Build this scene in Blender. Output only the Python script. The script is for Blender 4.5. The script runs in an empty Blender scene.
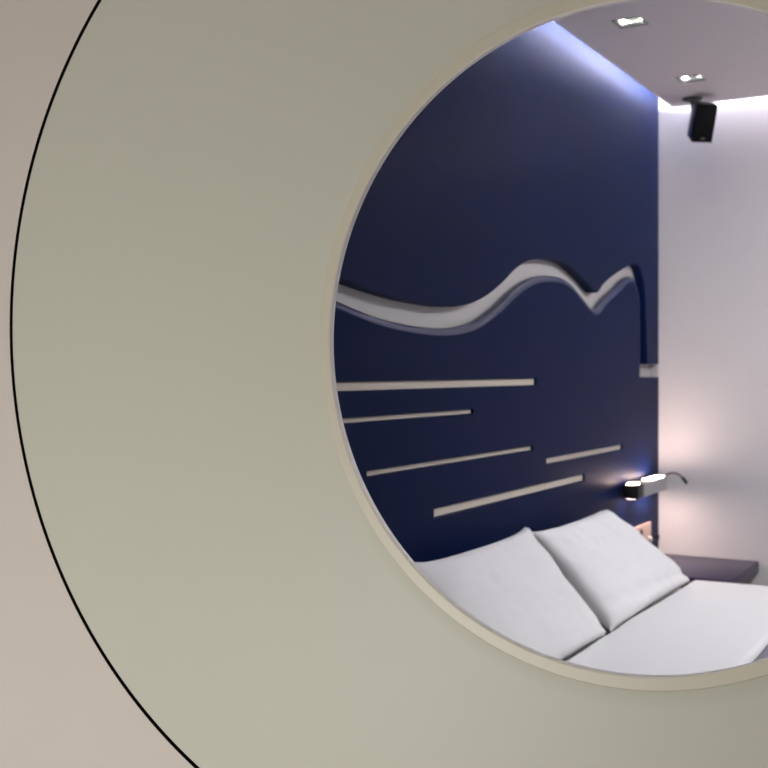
import bpy, bmesh, math, random
from mathutils import Vector, Matrix, noise

random.seed(4)
SC = bpy.context.scene
COL = SC.collection
PI = math.pi

# world frame: X = distance out from the navy wall, Y = towards the white far wall, Z = up
# ------------------------------------------------------------------ materials
def mat(name, color, rough=0.5, spec=0.5, metal=0.0, coat=0.0, coat_rough=0.1,
        var=0.0, var_scale=6.0, bump=0.0, bump_scale=120.0, ior=1.5, emit=None, strength=0.0, sheen=0.0):
    m = bpy.data.materials.new(name)
    m.use_nodes = True
    nt = m.node_tree
    b = nt.nodes['Principled BSDF']
    b.inputs['Base Color'].default_value = (*color, 1)
    b.inputs['Roughness'].default_value = rough
    b.inputs['Specular IOR Level'].default_value = spec
    b.inputs['IOR'].default_value = ior
    b.inputs['Metallic'].default_value = metal
    b.inputs['Coat Weight'].default_value = coat
    b.inputs['Coat Roughness'].default_value = coat_rough
    b.inputs['Sheen Weight'].default_value = sheen
    tc = nt.nodes.new('ShaderNodeTexCoord')
    if var > 0:
        n = nt.nodes.new('ShaderNodeTexNoise')
        n.inputs['Scale'].default_value = var_scale
        n.inputs['Detail'].default_value = 4
        nt.links.new(tc.outputs['Object'], n.inputs['Vector'])
        mx = nt.nodes.new('ShaderNodeMix'); mx.data_type = 'RGBA'
        mx.inputs['A'].default_value = (*[c * (1 - var) for c in color], 1)
        mx.inputs['B'].default_value = (*[min(1, c * (1 + var)) for c in color], 1)
        nt.links.new(n.outputs['Fac'], mx.inputs['Factor'])
        nt.links.new(mx.outputs['Result'], b.inputs['Base Color'])
    if bump > 0:
        n2 = nt.nodes.new('ShaderNodeTexNoise')
        n2.inputs['Scale'].default_value = bump_scale
        n2.inputs['Detail'].default_value = 3
        nt.links.new(tc.outputs['Object'], n2.inputs['Vector'])
        bp = nt.nodes.new('ShaderNodeBump')
        bp.inputs['Strength'].default_value = bump
        bp.inputs['Distance'].default_value = 0.002
        nt.links.new(n2.outputs['Fac'], bp.inputs['Height'])
        nt.links.new(bp.outputs['Normal'], b.inputs['Normal'])
    if emit:
        b.inputs['Emission Color'].default_value = (*emit, 1)
        b.inputs['Emission Strength'].default_value = strength
    return m

M = dict(
    navy=mat('navy_lacquer', (0.0030, 0.0083, 0.040), rough=0.42, spec=0.5, ior=1.105, var=0.06, bump=0.05, bump_scale=30),
    navylit=mat('navy_gloss_lit_edge', (0.007, 0.015, 0.062), rough=0.32, spec=0.5, ior=1.5),  # bluer and lighter than the boards: cove light on the edge put into colour
    groove=mat('groove_backing', (0.56, 0.545, 0.545), rough=0.6),
    inlay=mat('pale_inlay', (0.62, 0.56, 0.47), rough=0.5),
    white=mat('white_wall_paint', (0.72, 0.70, 0.71), rough=0.75, spec=0.2, var=0.015, bump=0.08),
    ceiling=mat('ceiling_paint', (0.88, 0.84, 0.85), rough=0.9, spec=0.1, var=0.01),
    beige=mat('beige_wall_paint', (0.575, 0.532, 0.490), rough=0.6, spec=0.25, var=0.015, bump=0.05),
    core=mat('gap_shade_black', (0.006, 0.006, 0.005), rough=0.9, spec=0.1),  # black paints in the shade of the gap around the crescent panel
    crescent=mat('sage_cream_lacquer', (0.512, 0.521, 0.446), rough=0.46, spec=0.30, var=0.01, var_scale=2),
    rim=mat('cream_rim', (0.53, 0.505, 0.41), rough=0.42, spec=0.5, var=0.02),
    reveal=mat('pale_reveal', (0.78, 0.76, 0.73), rough=0.45),
    floor=mat('grey_carpet', (0.40, 0.37, 0.35), rough=0.95, spec=0.1, var=0.10, var_scale=60),
    cotton=mat('white_cotton', (0.80, 0.80, 0.81), rough=0.9, spec=0.15, sheen=0.15, bump=0.12, bump_scale=260),
    blanket=mat('grey_blanket', (0.23, 0.22, 0.27), rough=0.95, spec=0.1, bump=0.3, bump_scale=200),
    mattress=mat('mattress_cover', (0.74, 0.72, 0.69), rough=0.9, spec=0.1),
    bedbase=mat('bed_base_navy', (0.02, 0.022, 0.045), rough=0.5),
    shelf=mat('aubergine_navy_lacquer', (0.026, 0.019, 0.052), rough=0.30, spec=0.5, ior=1.3),
    black=mat('black_plastic', (0.004, 0.005, 0.007), rough=0.4, spec=0.4),
    grille=mat('black_grille', (0.003, 0.003, 0.004), rough=0.8, spec=0.2, bump=0.5, bump_scale=900),
    badge=mat('badge_grey', (0.16, 0.16, 0.15), rough=0.35, metal=0.8),
    satin=mat('satin_grey_metal', (0.36, 0.37, 0.37), rough=0.42, metal=0.35),
    brass=mat('brushed_rose_plate', (0.50, 0.38, 0.33), rough=0.42, metal=0.5),
    whiteplastic=mat('white_plastic', (0.75, 0.75, 0.73), rough=0.4),
    darkmetal=mat('dark_metal', (0.05, 0.05, 0.055), rough=0.4, metal=0.8),
    lampglass=mat('lamp_diffuser', (0.9, 0.9, 0.85), rough=0.4, emit=(1.0, 0.74, 0.66), strength=74.0),
    lampbulb=mat('downlight_bulb', (0.75, 0.78, 0.62), rough=0.4, emit=(0.93, 1.0, 0.80), strength=0.5),
    led=mat('led_strip', (0.9, 0.9, 0.95), rough=0.4, emit=(0.86, 0.885, 1.0), strength=210.0),
)

# ------------------------------------------------------------------ helpers
def link_mesh(name, me, material, parent=None):
    o = bpy.data.objects.new(name, me)
    COL.objects.link(o)
    if material is not None and len(me.materials) == 0:
        for mm in (material if isinstance(material, (list, tuple)) else [material]):
            me.materials.append(mm)
    if parent is not None:
        o.parent = parent
        o.matrix_parent_inverse = Matrix.Translation(-parent.location) if parent.type == 'EMPTY' and parent.rotation_euler.to_matrix().is_identity else parent.matrix_basis.inverted()
    return o

def finish(bm, name, material, parent=None, smooth=40.0, flat_axis=None):
    bmesh.ops.recalc_face_normals(bm, faces=bm.faces)
    if smooth:
        lim = math.radians(smooth)
        for f in bm.faces: f.smooth = True
        for e in bm.edges:
            e.smooth = not (len(e.link_faces) == 2 and e.calc_face_angle(0) > lim)
        if flat_axis is not None:                 # the big board faces stay flat beside their rounded edges
            bm.normal_update()
            for f in bm.faces:
                if abs(f.normal[flat_axis]) > 0.999: f.smooth = False
    me = bpy.data.meshes.new(name)
    bm.to_mesh(me); bm.free()
    return link_mesh(name, me, material, parent)

def add_box(bm, lo, hi, bevel=0.0, seg=2, rot=None, mi=0):
    lo, hi = Vector(lo), Vector(hi)
    c, d = (lo + hi) / 2, hi - lo
    mtx = Matrix.Translation(c) @ (rot if rot else Matrix.Identity(4)) @ Matrix.Diagonal((*d, 1))
    r = bmesh.ops.create_cube(bm, size=1, matrix=mtx)
    vs = r['verts']
    es = list({e for v in vs for e in v.link_edges})
    fs = list({f for v in vs for f in v.link_faces})
    for f in fs: f.material_index = mi
    if bevel > 0:
        rb = bmesh.ops.bevel(bm, geom=es, offset=bevel, segments=seg, affect='EDGES', profile=0.5)
        for f in rb['faces']: f.material_index = mi

def box(name, lo, hi, material, parent=None, bevel=0.0, seg=2):
    bm = bmesh.new(); add_box(bm, lo, hi, bevel, seg)
    return finish(bm, name, material, parent)

def tag(o, label, cat, group=None, kind=None):
    if label: o['label'] = label
    if cat: o['category'] = cat
    if group: o['group'] = group
    if kind: o['kind'] = kind
    return o

def struct(o):
    o['kind'] = 'structure'
    return o

def empty(name, loc, label, cat, group=None):
    o = bpy.data.objects.new(name, None)
    o.empty_display_size = 0.05
    COL.objects.link(o); o.location = loc
    return tag(o, label, cat, group)

def slab(outer, holes, lo, hi, bevel, plane, seg=2):
    """filled outline with holes, thickened between lo and hi along the plane's axis; returns a bmesh"""
    cu = bpy.data.curves.new('outline', 'CURVE')
    cu.dimensions = '2D'; cu.fill_mode = 'BOTH'
    cu.extrude = (hi - lo) / 2 - bevel
    cu.bevel_depth = bevel; cu.bevel_resolution = seg; cu.offset = -bevel
    for poly in [outer] + list(holes):
        s = cu.splines.new('POLY'); s.points.add(len(poly) - 1)
        for p, q in zip(s.points, poly): p.co = (q[0], q[1], 0, 1)
        s.use_cyclic_u = True
    ob = bpy.data.objects.new('outline', cu); COL.objects.link(ob)
    bpy.context.view_layer.update()
    me = bpy.data.meshes.new_from_object(ob.evaluated_get(bpy.context.evaluated_depsgraph_get()))
    bpy.data.objects.remove(ob); bpy.data.curves.remove(cu)
    bm = bmesh.new(); bm.from_mesh(me); bpy.data.meshes.remove(me)
    bmesh.ops.remove_doubles(bm, verts=bm.verts, dist=1e-5)
    mid = (lo + hi) / 2
    for v in bm.verts:
        a, b, c = v.co
        v.co = (mid + c, a, b) if plane == 'X' else ((a, mid + c, b) if plane == 'Y' else (a, b, mid + c))
    return bm

def smooth_path(pts, per=6):
    """Catmull-Rom through the points"""
    out = []
    n = len(pts)
    for i in range(n - 1):
        p0, p1, p2, p3 = (Vector(pts[max(i - 1, 0)]), Vector(pts[i]), Vector(pts[i + 1]), Vector(pts[min(i + 2, n - 1)]))
        for k in range(per):
            t = k / per
            out.append(0.5 * ((2 * p1) + (p2 - p0) * t + (2 * p0 - 5 * p1 + 4 * p2 - p3) * t * t + (3 * p1 - p0 - 3 * p2 + p3) * t ** 3))
    out.append(Vector(pts[-1]))
    return out

def tube(bm, path, radii, seg=14, caps=True):
    rings = []
    n = len(path)
    up = Vector((0.13, 0.21, 1)).normalized()
    for i, p in enumerate(path):
        d = (path[min(i + 1, n - 1)] - path[max(i - 1, 0)]).normalized()
        a = d.cross(up).normalized(); b = d.cross(a).normalized()
        r = radii[i] if isinstance(radii, (list, tuple)) else radii
        rings.append([bm.verts.new(p + (a * math.cos(2 * PI * k / seg) + b * math.sin(2 * PI * k / seg)) * r) for k in range(seg)])
    for i in range(n - 1):
        for k in range(seg):
            bm.faces.new((rings[i][k], rings[i][(k + 1) % seg], rings[i + 1][(k + 1) % seg], rings[i + 1][k]))
    if caps:
        bm.faces.new(rings[0]); bm.faces.new(rings[-1])

def lathe_y(bm, prof, cx, cz, seg=256, mats=None, closed=True):
    """revolve (radius, y) profile about the axis through (cx, ., cz) along Y"""
    rings = []
    for r, y in prof:
        rings.append([bm.verts.new((cx + r * math.cos(2 * PI * k / seg), y, cz + r * math.sin(2 * PI * k / seg))) for k in range(seg)])
    n = len(rings)
    for i in range(n if closed else n - 1):
        a, b = rings[i], rings[(i + 1) % n]
        for k in range(seg):
            f = bm.faces.new((a[k], a[(k + 1) % seg], b[(k + 1) % seg], b[k]))
            if mats: f.material_index = mats[i]

def lathe_z(bm, prof, cx, cy, seg=32, caps=True, mtx=None):
    rings = []
    for r, z in prof:
        ring = []
        for k in range(seg):
            p = Vector((cx + r * math.cos(2 * PI * k / seg), cy + r * math.sin(2 * PI * k / seg), z))
            ring.append(bm.verts.new(mtx @ p if mtx else p))
        rings.append(ring)
    for i in range(len(rings) - 1):
        for k in range(seg):
            bm.faces.new((rings[i][k], rings[i][(k + 1) % seg], rings[i + 1][(k + 1) % seg], rings[i + 1][k]))
    if caps:
        bm.faces.new(rings[0]); bm.faces.new(rings[-1])

def circle(cx, cz, r, n=320):
    return [(cx + r * math.cos(2 * PI * k / n), cz + r * math.sin(2 * PI * k / n)) for k in range(n)]

# ------------------------------------------------------------------ sizes
WF = -3.0                     # front face of the partition with the round opening
HX, HZ, HR = 0.7973, 1.3632, 0.4655   # round opening
DX, DZ, DR = 0.488, 1.400, 0.8675    # crescent panel
ZC = 2.339                    # underside of the dropped ceiling
ZT = 2.52                     # upper ceiling
XR, YB = 3.3, -6.9            # right wall, rear wall of the lobby side
XL = -2.2

# ------------------------------------------------------------------ setting
struct(box('floor', (XL, YB, -0.1), (XR, 0.0, 0.0), M['floor']))
struct(box('ceiling', (XL, YB, ZT), (XR, 0.0, ZT + 0.1), M['ceiling']))
struct(box('wall_far', (-0.16, 0.0, -0.1), (XR, 0.1, ZT + 0.1), M['white']))
struct(box('wall_left', (-0.16, WF + 0.06, 0.0), (-0.036, 0.0, ZT), M['groove']))
struct(box('wall_right', (XR, YB, -0.1), (XR + 0.1, 0.1, ZT + 0.1), M['white']))
struct(box('wall_lobby', (XL - 0.1, YB, -0.1), (XL, WF + 0.06, ZT + 0.1), M['beige']))
struct(box('wall_rear', (XL - 0.1, YB - 0.1, -0.1), (XR + 0.1, YB, ZT + 0.1), M['beige']))

# partition: painted front layer cut for the crescent panel, core, black for the gap's shade, cut for the opening
rect = [(XL, 0.0), (XR, 0.0), (XR, ZT), (XL, ZT)]
bm = slab(rect, [circle(DX, DZ, DR + 0.0055)], WF, WF + 0.016, 0.0, 'Y')
bm.normal_update()
for f in bm.faces: f.material_index = 0 if abs(f.normal.y) > 0.5 else 1  # cut edge of the front layer blackened as gap shade
b2 = slab(rect, [circle(HX, HZ, HR + 0.05)], WF + 0.0165, WF + 0.060, 0.0, 'Y')
for f in b2.faces:
    f.material_index = 2 if f.calc_center_median().y > WF + 0.0595 else 1
tmp = bpy.data.meshes.new('tmp'); b2.to_mesh(tmp); b2.free(); bm.from_mesh(tmp); bpy.data.meshes.remove(tmp)
struct(finish(bm, 'wall_front', [M['beige'], M['core'], M['white']]))

# dropped ceiling with a cove gap along the navy wall and the far wall, cut for the recessed downlights
DL = [(0.272, -1.250), (0.258, -0.505)]
DH = 0.040
def square(x, y, h): return [(x - h, y - h), (x + h, y - h), (x + h, y + h), (x - h, y + h)]
bm = slab([(0.08, WF + 0.07), (XR - 0.002, WF + 0.07), (XR - 0.002, -0.10), (0.08, -0.10)],
          [square(x, y, DH) for x, y in DL], ZC, ZC + 0.035, 0.0, 'Z')
struct(finish(bm, 'ceiling_panel', M['ceiling'], smooth=0))

# ------------------------------------------------------------------ crescent panel with its round rim
panel = empty('crescent_panel', (DX, WF, DZ - DR), 'large glossy sage-cream round panel set in the beige wall, pierced by the round opening', 'wall panel')
bm = slab(circle(DX, DZ, DR), [circle(HX, HZ, HR + 0.004, 256)], WF + 0.0005, WF + 0.0125, 0.0035, 'Y', seg=3)
finish(bm, 'panel_face', M['crescent'], panel, smooth=50, flat_axis=1)
# rim: soft fillet rising from the panel, then the raised cream band around the opening
fil = []
for k in range(9):
    t = k / 8
    fil.append((HR + 0.044 - 0.024 * t, WF + 0.0003 - 0.0030 * t ** 1.7))
band = [(HR + 0.0198, WF - 0.0034), (HR + 0.0190, WF - 0.0041), (HR + 0.0180, WF - 0.0044), (HR + 0.0022, WF - 0.0044),
        (HR + 0.0008, WF - 0.0040), (HR, WF - 0.0030), (HR, WF + 0.0070),
        (HR + 0.0015, WF + 0.0100), (HR + 0.020, WF + 0.0002 + 0.0100)]
prof = fil + band + [(HR + 0.044, WF + 0.0035)]
NF = len(fil)
bm = bmesh.new()
lathe_y(bm, prof, HX, HZ, 320, mats=[1 if i < NF - 1 else (2 if i in (NF + 4, NF + 5, NF + 6) else 0) for i in range(len(prof))])
finish(bm, 'opening_rim', [M['rim'], M['crescent'], M['reveal']], panel, smooth=14)

# ------------------------------------------------------------------ navy wall panels (27 mm boards in front of the pale backing)
up = [(-2.434, 1.514), (-2.366, 1.505), (-2.277, 1.495), (-2.188, 1.487), (-2.098, 1.482), (-2.008, 1.479), (-1.953, 1.478),
      (-1.881, 1.480), (-1.802, 1.489), (-1.721, 1.505), (-1.635, 1.532), (-1.545, 1.570), (-1.485, 1.600), (-1.433, 1.621),
      (-1.387, 1.636), (-1.336, 1.646), (-1.236, 1.657), (-1.133, 1.661), (-1.038, 1.655), (-0.942, 1.634), (-0.839, 1.604),
      (-0.775, 1.582)]
up2 = [(-0.745, 1.582), (-0.721, 1.592), (-0.667, 1.621), (-0.55, 1.660), (-0.413, 1.698), (-0.356, 1.710), (-0.310, 1.714),
       (-0.262, 1.706), (-0.217, 1.668), (-0.193, 1.617), (-0.180, 1.536), (-0.170, 1.432), (-0.163, 1.339)]
lo_ = [(-2.45, 1.459), (-2.366, 1.445), (-2.279, 1.431), (-2.188, 1.421), (-2.096, 1.415), (-2.008, 1.412), (-1.956, 1.412),
       (-1.881, 1.415), (-1.802, 1.423), (-1.721, 1.438), (-1.626, 1.467), (-1.545, 1.498), (-1.485, 1.526), (-1.387, 1.563),
       (-1.317, 1.582), (-1.231, 1.595), (-1.133, 1.601), (-1.062, 1.599), (-0.979, 1.583), (-0.893, 1.552), (-0.814, 1.524),
       (-0.768, 1.514)]
lo2 = [(-0.742, 1.514), (-0.705, 1.526), (-0.637, 1.559), (-0.505, 1.606), (-0.413, 1.642), (-0.345, 1.655), (-0.308, 1.640),
       (-0.275, 1.605), (-0.259, 1.560), (-0.255, 1.430), (-0.253, 1.290)]
YW = WF + 0.065
def to2(v): return [(p.x, p.y) for p in v]
def path2(pts): return to2([Vector((p[0], p[1])) for p in smooth_path([(a, b, 0) for a, b in pts], 4)])
left_up = [(YW, 1.545), (-2.75, 1.537)]
left_lo = [(YW, 1.510), (-2.75, 1.500)]
upper = path2(left_up + up) + path2(up2) + [(-0.004, 1.339), (-0.004, ZT - 0.002), (YW, ZT - 0.002)]
RB = 0.0175
def inset(pts, d):
    out = []
    for i, p in enumerate(pts):
        a, b = pts[max(i - 1, 0)], pts[min(i + 1, len(pts) - 1)]
        t = (Vector(b) - Vector(a)).normalized()
        out.append((p[0] + t.y * d, p[1] - t.x * d))
    return out
wave = inset(path2(left_lo + lo_)[:-1] + [(-0.762, 1.5135), (-0.750, 1.5135)] + path2(lo2)[1:], RB - 0.0115)
lower = wave + [(-0.004, 1.288), (-0.004, 0.004), (YW, 0.004)]
bm = slab(upper, [], -0.035, 0.0, 0.0025, 'X')
tag(finish(bm, 'upper_wall_panel', M['navy'], smooth=30, flat_axis=0),
    'tall navy wall panel above the white wavy groove, reaching up to the cove light', 'wall panel')
def rr(y0, y1, z0, z1):
    return [(y0, z0), (y1, z0), (y1, z1), (y0, z1)]
slots = [rr(-2.62, -1.306, 1.272, 1.2915), rr(-2.50, -1.752, 1.2015, 1.2125), rr(-2.316, -1.333, 1.078, 1.090),
         rr(-1.985, -0.876, 0.948, 0.970), rr(-1.221, -0.470, 1.0275, 1.0440)]
bm = slab(lower, slots, -0.035, 0.0, 0.0025, 'X')
hb = tag(finish(bm, 'headboard_panel', M['navy'], smooth=30, flat_axis=0),
    'navy headboard wall panel below the wavy groove, cut with five thin pale slots', 'headboard')
bm = bmesh.new()
tube(bm, [Vector((-RB - 0.0002, a, b)) for a, b in wave], RB, 20)
finish(bm, 'edge_bead', M['navylit'], hb, smooth=60)
for sl in slots:
    (y0, z0), (y1, z1) = sl[0], sl[2]
    box('slot_inlay', (-0.0352, y0 + 0.0003, z0 + 0.0003), (-0.0085, y1 - 0.0003, z1 - 0.0003), M['inlay'], hb)

# ------------------------------------------------------------------ cove LED strips on top of the dropped ceiling
strip = box('light_strip', (0.100, WF + 0.10, ZC + 0.036), (0.125, -0.13, ZC + 0.046), M['led'])
tag(strip, 'bluish white cove light strip above the ceiling edge along the navy wall', 'light strip')
strip2 = box('light_strip', (0.15, -0.150, ZC + 0.036), (XR - 0.05, -0.125, ZC + 0.046), M['led'])
tag(strip2, 'bluish white cove light strip above the ceiling edge along the white far wall', 'light strip')

# ------------------------------------------------------------------ recessed downlights
def downlight(x, y, label, bulb_mat, strength):
    t = empty('downlight', (x, y, ZC), label, 'downlight')
    bm = slab(square(x, y, DH + 0.003), [square(x, y, DH - 0.0015)], ZC - 0.0022, ZC - 0.0004, 0.0, 'Z')
    finish(bm, 'frame', M['satin'], t, smooth=0)
    bm = slab(square(x, y, DH - 0.001), [square(x, y, DH - 0.003)], ZC - 0.0003, ZC + 0.034, 0.0, 'Z')
    add_box(bm, (x - DH + 0.001, y - DH + 0.001, ZC + 0.0343), (x + DH - 0.001, y + DH - 0.001, ZC + 0.038))
    finish(bm, 'housing', M['whiteplastic'], t, smooth=0)
    em = mat('downlight_emitter', (0.9, 0.9, 0.9), emit=(0.93, 1.0, 0.97), strength=strength)
    box('diffuser', (x - 0.032, y - 0.032, ZC + 0.030), (x + 0.032, y + 0.032, ZC + 0.0338), em, t)
    bm = bmesh.new()
    prof = [(0.028 * math.sin(PI * k / 12) + 1e-4, ZC + 0.0150 - 0.0145 * math.cos(PI * k / 12)) for k in range(13)]
    lathe_z(bm, prof, x + 0.0085, y - 0.006, 32)
    finish(bm, 'bulb', bulb_mat, t)
    return t
downlight(*DL[0], 'square recessed ceiling downlight with a pale glowing bulb, nearer the round opening', M['lampbulb'], 250)
downlight(*DL[1], 'square recessed ceiling downlight with a dark lens, just in front of the hanging speaker', M['darkmetal'], 250)

# ------------------------------------------------------------------ loudspeaker hanging from the dropped ceiling
sp = Vector((0.185, -0.205, ZC))
t = empty('speaker', sp, 'small black loudspeaker hanging from the ceiling in front of the white wall', 'speaker')
bm = bmesh.new()
lathe_z(bm, [(0.036, sp.z - 0.0005), (0.038, sp.z - 0.002), (0.037, sp.z - 0.006), (0.028, sp.z - 0.010), (0.016, sp.z - 0.013)], sp.x, sp.y, 36)
finish(bm, 'mounting_plate', M['black'], t)
# cabinet frame: local x = width, local -y = front, local z = height
yaw, tilt = math.radians(36), math.radians(26)
cab = Matrix.Translation(sp + Vector((0.040, -0.020, -0.094))) @ Matrix.Rotation(yaw, 4, 'Z') @ Matrix.Rotation(tilt, 4, 'X')
w2, d2, h2 = 0.041, 0.040, 0.073
bm = bmesh.new()
add_box(bm, (-w2, -d2 + 0.004, -h2), (w2, d2, h2), 0.006, 3)
for v in bm.verts:                                 # cabinet narrows towards the back
    k = (v.co.y + d2) / (2 * d2)
    v.co.x *= 1 - 0.22 * k; v.co.z *= 1 - 0.10 * k
bm.transform(cab)
finish(bm, 'cabinet', M['black'], t)
bm = bmesh.new(); add_box(bm, (-w2 + 0.003, -d2, -h2 + 0.003), (w2 - 0.003, -d2 + 0.0035, h2 - 0.003), 0.0015, 2); bm.transform(cab)
gr = finish(bm, 'grille', M['grille'], t)
bm = bmesh.new(); add_box(bm, (-0.008, -d2 - 0.0016, -0.059), (0.008, -d2 - 0.0002, -0.052), 0.0006, 1); bm.transform(cab)
finish(bm, 'badge', M['badge'], gr)
bm = bmesh.new()
pth = smooth_path([sp + Vector((0, 0, -0.012)), sp + Vector((0.002, 0.004, -0.035)), sp + Vector((0.008, 0.018, -0.065)), cab @ Vector((-0.004, d2 - 0.004, 0.01))], 5)
tube(bm, pth, 0.0075, 14)
finish(bm, 'bracket_arm', M['black'], t)

# ------------------------------------------------------------------ reading lamp on the navy wall
t = empty('reading_lamp', (0.0, -0.31, 0.878), 'grey metal bedside lamp on the navy wall glowing up and down, with a bendy arm', 'lamp')
LX0, LX1, LY0, LY1, LZ0, LZ1 = 0.016, 0.072, -0.515, -0.125, 0.853, 0.904
bm = bmesh.new(); add_box(bm, (LX0, LY0 + 0.072, LZ0), (LX1, LY1, LZ1), 0.006, 3)
body = finish(bm, 'body', M['satin'], t)
bm = bmesh.new(); add_box(bm, (LX0, LY0, LZ0 - 0.001), (LX1 + 0.0005, LY0 + 0.0715, LZ1 + 0.0002), 0.004, 2)
finish(bm, 'end_cap', M['black'], t)
bm = bmesh.new(); add_box(bm, (0.0005, -0.40, 0.866), (LX0 - 0.0003, -0.24, 0.896), 0.003, 2)
finish(bm, 'wall_bracket', M['darkmetal'], t)
def window(y0, y1, top):
    z0, z1 = (LZ1 + 0.0004, LZ1 + 0.0024) if top else (LZ0 - 0.0014, LZ0 - 0.0011)
    bm = bmesh.new(); add_box(bm, (LX0 + 0.012, y0, z0), (LX1 - 0.014, y1, z1))
    finish(bm, 'light_window', M['lampglass'], body)
for top in (True, False):
    window(LY0 + 0.006, LY0 + 0.062, top); window(LY0 + 0.198, LY1 - 0.012, top)
bm = bmesh.new()
g = smooth_path([(0.050, LY1 - 0.002, 0.892), (0.056, LY1 + 0.018, 0.905), (0.076, LY1 + 0.030, 0.915), (0.102, LY1 + 0.026, 0.913), (0.124, LY1 + 0.014, 0.901)], 6)
tube(bm, g, 0.0032, 12)
finish(bm, 'bendy_arm', M['darkmetal'], t)
bm = bmesh.new()
tube(bm, smooth_path([(0.121, LY1 + 0.016, 0.903), (0.127, LY1 + 0.012, 0.898), (0.136, LY1 + 0.006, 0.889), (0.143, LY1 + 0.001, 0.882)], 4), [0.0035] * 3 + [0.0062] * 10, 16)
finish(bm, 'spot_head', M['black'], t)

# ------------------------------------------------------------------ switch plate and small hook
t = empty('switch_plate', (0.0, -0.275, 0.665), 'rosy metal double switch plate on the navy wall behind the farther pillow', 'switch')
bm = bmesh.new(); add_box(bm, (0.0003, -0.415, 0.606), (0.0085, -0.134, 0.727), 0.004, 3)
pl = finish(bm, 'plate', M['brass'], t)
bm = bmesh.new(); add_box(bm, (0.0088, -0.286, 0.640), (0.0115, -0.254, 0.712), 0.001, 1)
finish(bm, 'rocker', M['black'], t)
bm = bmesh.new(); add_box(bm, (0.0088, -0.372, 0.640), (0.0115, -0.340, 0.712), 0.001, 1)
finish(bm, 'rocker', M['black'], t)
bm = bmesh.new(); lathe_z(bm, [(0.0005, 0.0), (0.013, 0.0), (0.014, 0.004), (0.011, 0.010), (0.0005, 0.012)], 0, 0, 28, caps=False,
                          mtx=Matrix.Translation((0.0088, -0.165, 0.662)) @ Matrix.Rotation(PI / 2, 4, 'Y'))
finish(bm, 'dimmer_knob', M['satin'], t)
bm = bmesh.new(); lathe_z(bm, [(0.0005, 0.0), (0.012, 0.0), (0.012, 0.004), (0.006, 0.007), (0.006, 0.014), (0.0095, 0.016), (0.0095, 0.022), (0.0005, 0.024)], 0, 0, 24, caps=False,
                          mtx=Matrix.Translation((0.0005, -0.078, 0.659)) @ Matrix.Rotation(PI / 2, 4, 'Y'))
tag(finish(bm, 'wall_peg', M['black']), 'tiny black peg on the navy wall between switch plate and corner', 'peg')

# ------------------------------------------------------------------ bedside shelf fixed in the corner
bm = bmesh.new(); add_box(bm, (0.002, -0.478, 0.540), (0.388, -0.002, 0.584), 0.003, 2)
tag(finish(bm, 'bedside_shelf', M['shelf']), 'dark aubergine lacquered bedside shelf in the corner beside the bed', 'shelf')

# ------------------------------------------------------------------ bed
t = empty('bed', (1.0, -1.42, 0.0), 'low double bed against the navy headboard, under white bedding', 'bed')
B0, B1 = -2.36, -0.505
base = box('base', (0.01, B0 + 0.01, 0.08), (2.02, B1 - 0.012, 0.30), M['bedbase'], t, bevel=0.006)
box('mattress', (0.012, B0 + 0.005, 0.3005), (2.02, B1 - 0.006, 0.556), M['mattress'], t, bevel=0.035, seg=4)
for x, y in ((0.12, B0 + 0.12), (0.12, B1 - 0.12), (1.9, B0 + 0.12), (1.9, B1 - 0.12)):
    bm = bmesh.new(); lathe_z(bm, [(0.030, 0.0005), (0.030, 0.0795)], x, y, 24)
    finish(bm, 'leg', M['bedbase'], t)

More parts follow.
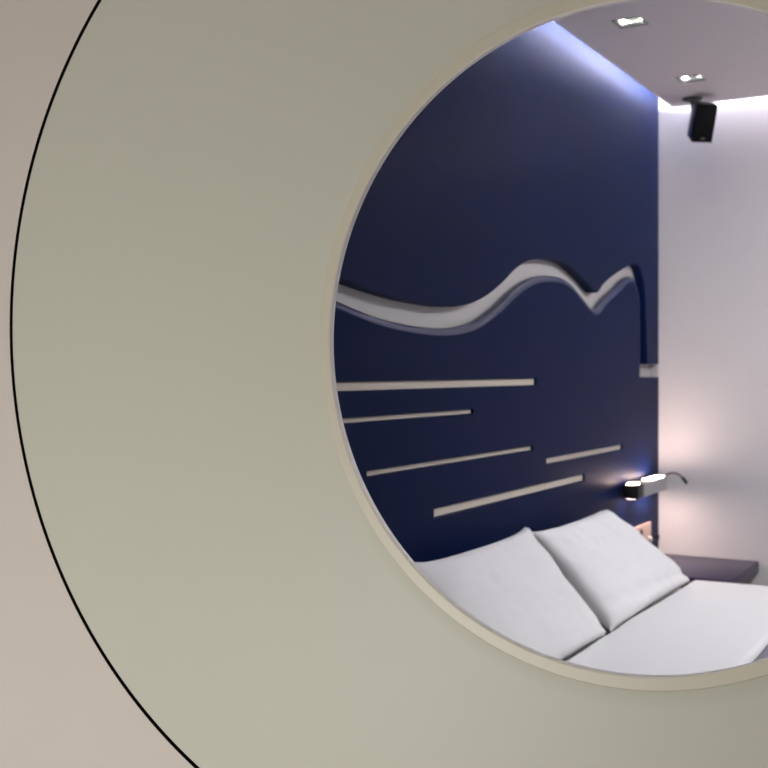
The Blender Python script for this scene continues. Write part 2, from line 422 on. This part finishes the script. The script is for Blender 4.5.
def cloth(name, x0, x1, y0, y1, ztop, thick, zhang, material, amp, seed, roll=0.02, back_open=True, step=0.022):
    """bedding sheet: lies on the mattress with a rounded lip at both ends and hangs over both sides"""
    rnd = Vector((seed * 3.1, seed * 7.7, seed * 1.3))
    # cross profile along y: list of (y, z, ny, nz)
    pr = []
    r = 0.035
    n = int((y1 - y0) / step)
    for k in range(6): pr.append((y0, zhang + (ztop - r - zhang) * k / 6, -1, 0))
    for k in range(7):
        a = PI / 2 * k / 6
        pr.append((y0 + r - r * math.cos(a), ztop - r + r * math.sin(a), -math.cos(a), math.sin(a)))
    for k in range(1, n): pr.append((y0 + r + (y1 - y0 - 2 * r) * k / n, ztop, 0, 1))
    for k in range(7):
        a = PI / 2 * k / 6
        pr.append((y1 - r + r * math.sin(a), ztop - r + r * math.cos(a), math.sin(a), math.cos(a)))
    for k in range(1, 7): pr.append((y1, ztop - r + (zhang - ztop + r) * k / 6, 1, 0))
    # lengthwise: rounded lip profile (x, inset)
    xs = []
    for k in range(7):
        a = PI / 2 * k / 6
        xs.append((x0 + roll * (1 - math.sin(a + 0)) if False else x0 + roll * (1 - math.cos(a)), 1 - math.sin(a)))
    m = int((x1 - x0) / step)
    for k in range(1, m): xs.append((x0 + roll + (x1 - x0 - 2 * roll) * k / m, 0))
    for k in range(7):
        a = PI / 2 * k / 6
        xs.append((x1 - roll + roll * math.sin(a), 1 - math.cos(a)))
    bm = bmesh.new()
    grid = []
    for x, ins in xs:
        row = []
        for y, z, ny, nz in pr:
            p = Vector((x, y, z))
            w = noise.noise(Vector((x * 2.2, y * 3.0, 0)) + rnd) * 1.0 + noise.noise(Vector((x * 7, y * 5, 2)) + rnd) * 0.35
            wob = noise.noise(Vector((y * 4, 5, 1)) + rnd) * 0.006
            d = amp * w
            row.append(bm.verts.new((p.x + wob, p.y + ny * d, p.z + nz * (d - ins * thick))))
        grid.append(row)
    for i in range(len(grid) - 1):
        for j in range(len(pr) - 1):
            bm.faces.new((grid[i][j], grid[i + 1][j], grid[i + 1][j + 1], grid[i][j + 1]))
    bmesh.ops.recalc_face_normals(bm, faces=bm.faces)
    if sum(f.normal.z for f in bm.faces) < 0: bmesh.ops.reverse_faces(bm, faces=bm.faces)
    bmesh.ops.solidify(bm, geom=bm.faces[:], thickness=0.0015)
    return finish(bm, name, material, None, smooth=80)

duvet = cloth('duvet', 0.2635, 0.672, B0 - 0.016, B1 + 0.016, 0.584, 0.018, 0.22, M['cotton'], 0.0035, 1)
tag(duvet, 'smooth white turned-down duvet spread across the bed below the pillows', 'duvet')
blanket = cloth('blanket', 0.60, 2.03, B0 - 0.006, B1 + 0.006, 0.5600, 0.001, 0.24, M['blanket'], 0.0008, 2)
tag(blanket, 'grey blanket on the bed emerging from under the white duvet', 'blanket')

def pillow(name, TL, TR, BR, BL, T, seed, label, ears, crease=0.0, group='pillows on the bed'):
    TL, TR, BR, BL = map(Vector, (TL, TR, BR, BL))
    nrm = ((TR - TL).cross(TL - BL)).normalized()
    if nrm.x < 0: nrm = -nrm
    rnd = Vector((seed * 5.3, seed * 2.9, seed * 8.1))
    NU, NV = 56, 40
    bm = bmesh.new()
    def surf(side):
        g = []
        for i in range(NU + 1):
            u = -1 + 2 * i / NU
            row = []
            for j in range(NV + 1):
                v = -1 + 2 * j / NV
                a, b = (u + 1) / 2, (v + 1) / 2
                ear = ears[0] * (1 - a) + ears[1] * a
                # edges bow in a little between the corners
                bow_v = ((0.05 + 0.06 * ear) * (1 - abs(u) ** 6) * (v > 0) + 0.03 * (1 - u * u)) * (abs(v) ** 5) * (-1 if v > 0 else 1)
                bow_u = (0.12 if u > 0 else 0.07) * (1 - abs(v) ** 5) * (abs(u) ** 6) * (-1 if u > 0 else 1)
                rnd_c = (0.022 + (1 - ear) * 0.030) * (abs(u) * max(v, 0)) ** 10   # softly rounded upper corners
                aa, bb = a + bow_u / 2 - math.copysign(rnd_c * 0.6, u), b + bow_v / 2 - rnd_c
                p = (BL * (1 - aa) + BR * aa) * (1 - bb) + (TL * (1 - aa) + TR * aa) * bb
                f = max(0.0, (1 - u ** 6)) ** 0.55 * max(0.0, (1 - abs(v) ** (5 if v > 0 else 9))) ** 0.55
                th = T * f * (0.80 + 0.20 * (1 - v) / 2)
                ang = math.atan2(v, u)
                edge = min(1, 2.2 * f) * f
                corner = (abs(u) * abs(v)) ** 1.3
                wr = 0.006 * noise.noise(Vector((math.cos(ang) * 5, math.sin(ang) * 5, 0.6 * math.hypot(u, v))) + rnd) * corner
                wr += 0.006 * noise.noise(Vector((u * 2.5, v * 2.2, 1)) + rnd) + 0.0028 * noise.noise(Vector((u * 9, v * 6, 3)) + rnd)
                h = th + wr * min(1, 4 * f) - crease * math.exp(-((v + 0.70 + 0.12 * u) / 0.10) ** 2) * min(1, 2 * f) * (0.45 + 0.55 * (u + 1) / 2)
                ripple = 0.003 * noise.noise(Vector((u * 6, v * 6, 9)) + rnd)
                row.append(p + nrm * (side * h + (1 - min(1, f * 3)) * ripple))
            g.append(row)
        return g
    fr, bk = surf(1), surf(-1)
    F, K = {}, {}
    for i in range(NU + 1):
        for j in range(NV + 1):
            F[i, j] = bm.verts.new(fr[i][j])
            K[i, j] = F[i, j] if i in (0, NU) or j in (0, NV) else bm.verts.new(bk[i][j])
    for i in range(NU):
        for j in range(NV):
            bm.faces.new((F[i, j], F[i + 1, j], F[i + 1, j + 1], F[i, j + 1]))
            bm.faces.new((K[i, j], K[i, j + 1], K[i + 1, j + 1], K[i + 1, j]))
    return tag(finish(bm, name, M['cotton'], None, smooth=85), label, 'pillow', group)

pillow('pillow', (0.058, -2.24, 0.886), (0.058, -1.535, 0.886), (0.252, -1.412, 0.567), (0.252, -2.26, 0.567), 0.052, 1,
       'white pillow leaning on the navy headboard, nearer the round opening', (1, 1), 0.004)
pillow('pillow', (0.050, -1.505, 0.864), (0.046, -0.815, 0.856), (0.252, -0.485, 0.572), (0.252, -1.365, 0.567), 0.052, 2,
       'white pillow leaning on the navy headboard, beside the dark bedside shelf', (1, 0), 0.012)

# ------------------------------------------------------------------ lights
def area(name, loc, target, size, power, color, size_y=None, spread=180):
    l = bpy.data.lights.new(name, 'AREA')
    l.energy = power; l.color = color
    l.shape = 'RECTANGLE' if size_y else 'SQUARE'; l.size = size
    if size_y: l.size_y = size_y
    l.spread = math.radians(spread)
    o = bpy.data.objects.new(name, l); COL.objects.link(o)
    o.location = loc
    o.rotation_euler = (Vector(target) - Vector(loc)).to_track_quat('-Z', 'Y').to_euler()
    return o
area('bedroom_ceiling_lamp', (1.7, -1.3, ZC - 0.01), (1.7, -1.3, 0), 0.5, 24, (0.97, 0.98, 1.0))
area('bedroom_wall_fill', (1.5, -1.1, ZC - 0.01), (0.75, 0.0, 1.1), 0.3, 14, (1.0, 0.95, 0.94))  # unseen fill without a fixture, added to brighten the white far wall
area('lobby_low_lamp', (-0.5, -5.3, 0.30), (0.1, -3.0, 0.7), 0.7, 40, (1.0, 0.965, 0.92))
area('lobby_ceiling_fill', (0.9, -5.2, ZT - 0.01), (0.9, -5.2, 0), 0.7, 7.5, (1.0, 0.965, 0.92))  # unseen overhead fill, added to light the lobby face of the partition

w = bpy.data.worlds.new('world'); SC.world = w; w.use_nodes = True
w.node_tree.nodes['Background'].inputs['Color'].default_value = (0.05, 0.05, 0.055, 1)
w.node_tree.nodes['Background'].inputs['Strength'].default_value = 0.2

# ------------------------------------------------------------------ camera
cam = bpy.data.cameras.new('camera')
cam.sensor_width = 36.0
cam.lens = 36.0 * 1150 / 768
cam.shift_y = -15 / 768
cam.clip_start = 0.02
cam.dof.use_dof = True
cam.dof.focus_distance = 1.85
cam.dof.aperture_fstop = 6.5
co = bpy.data.objects.new('camera', cam); COL.objects.link(co)
co.location = (1.300, -4.5475, 1.32)
co.rotation_euler = (PI / 2, 0, math.atan(648 / 1150))
SC.camera = co

SC.view_settings.view_transform = 'Standard'
SC.view_settings.look = 'None'
SC.view_settings.exposure = 0.0
SC.view_settings.gamma = 1.0
SC.view_settings.use_curve_mapping = False
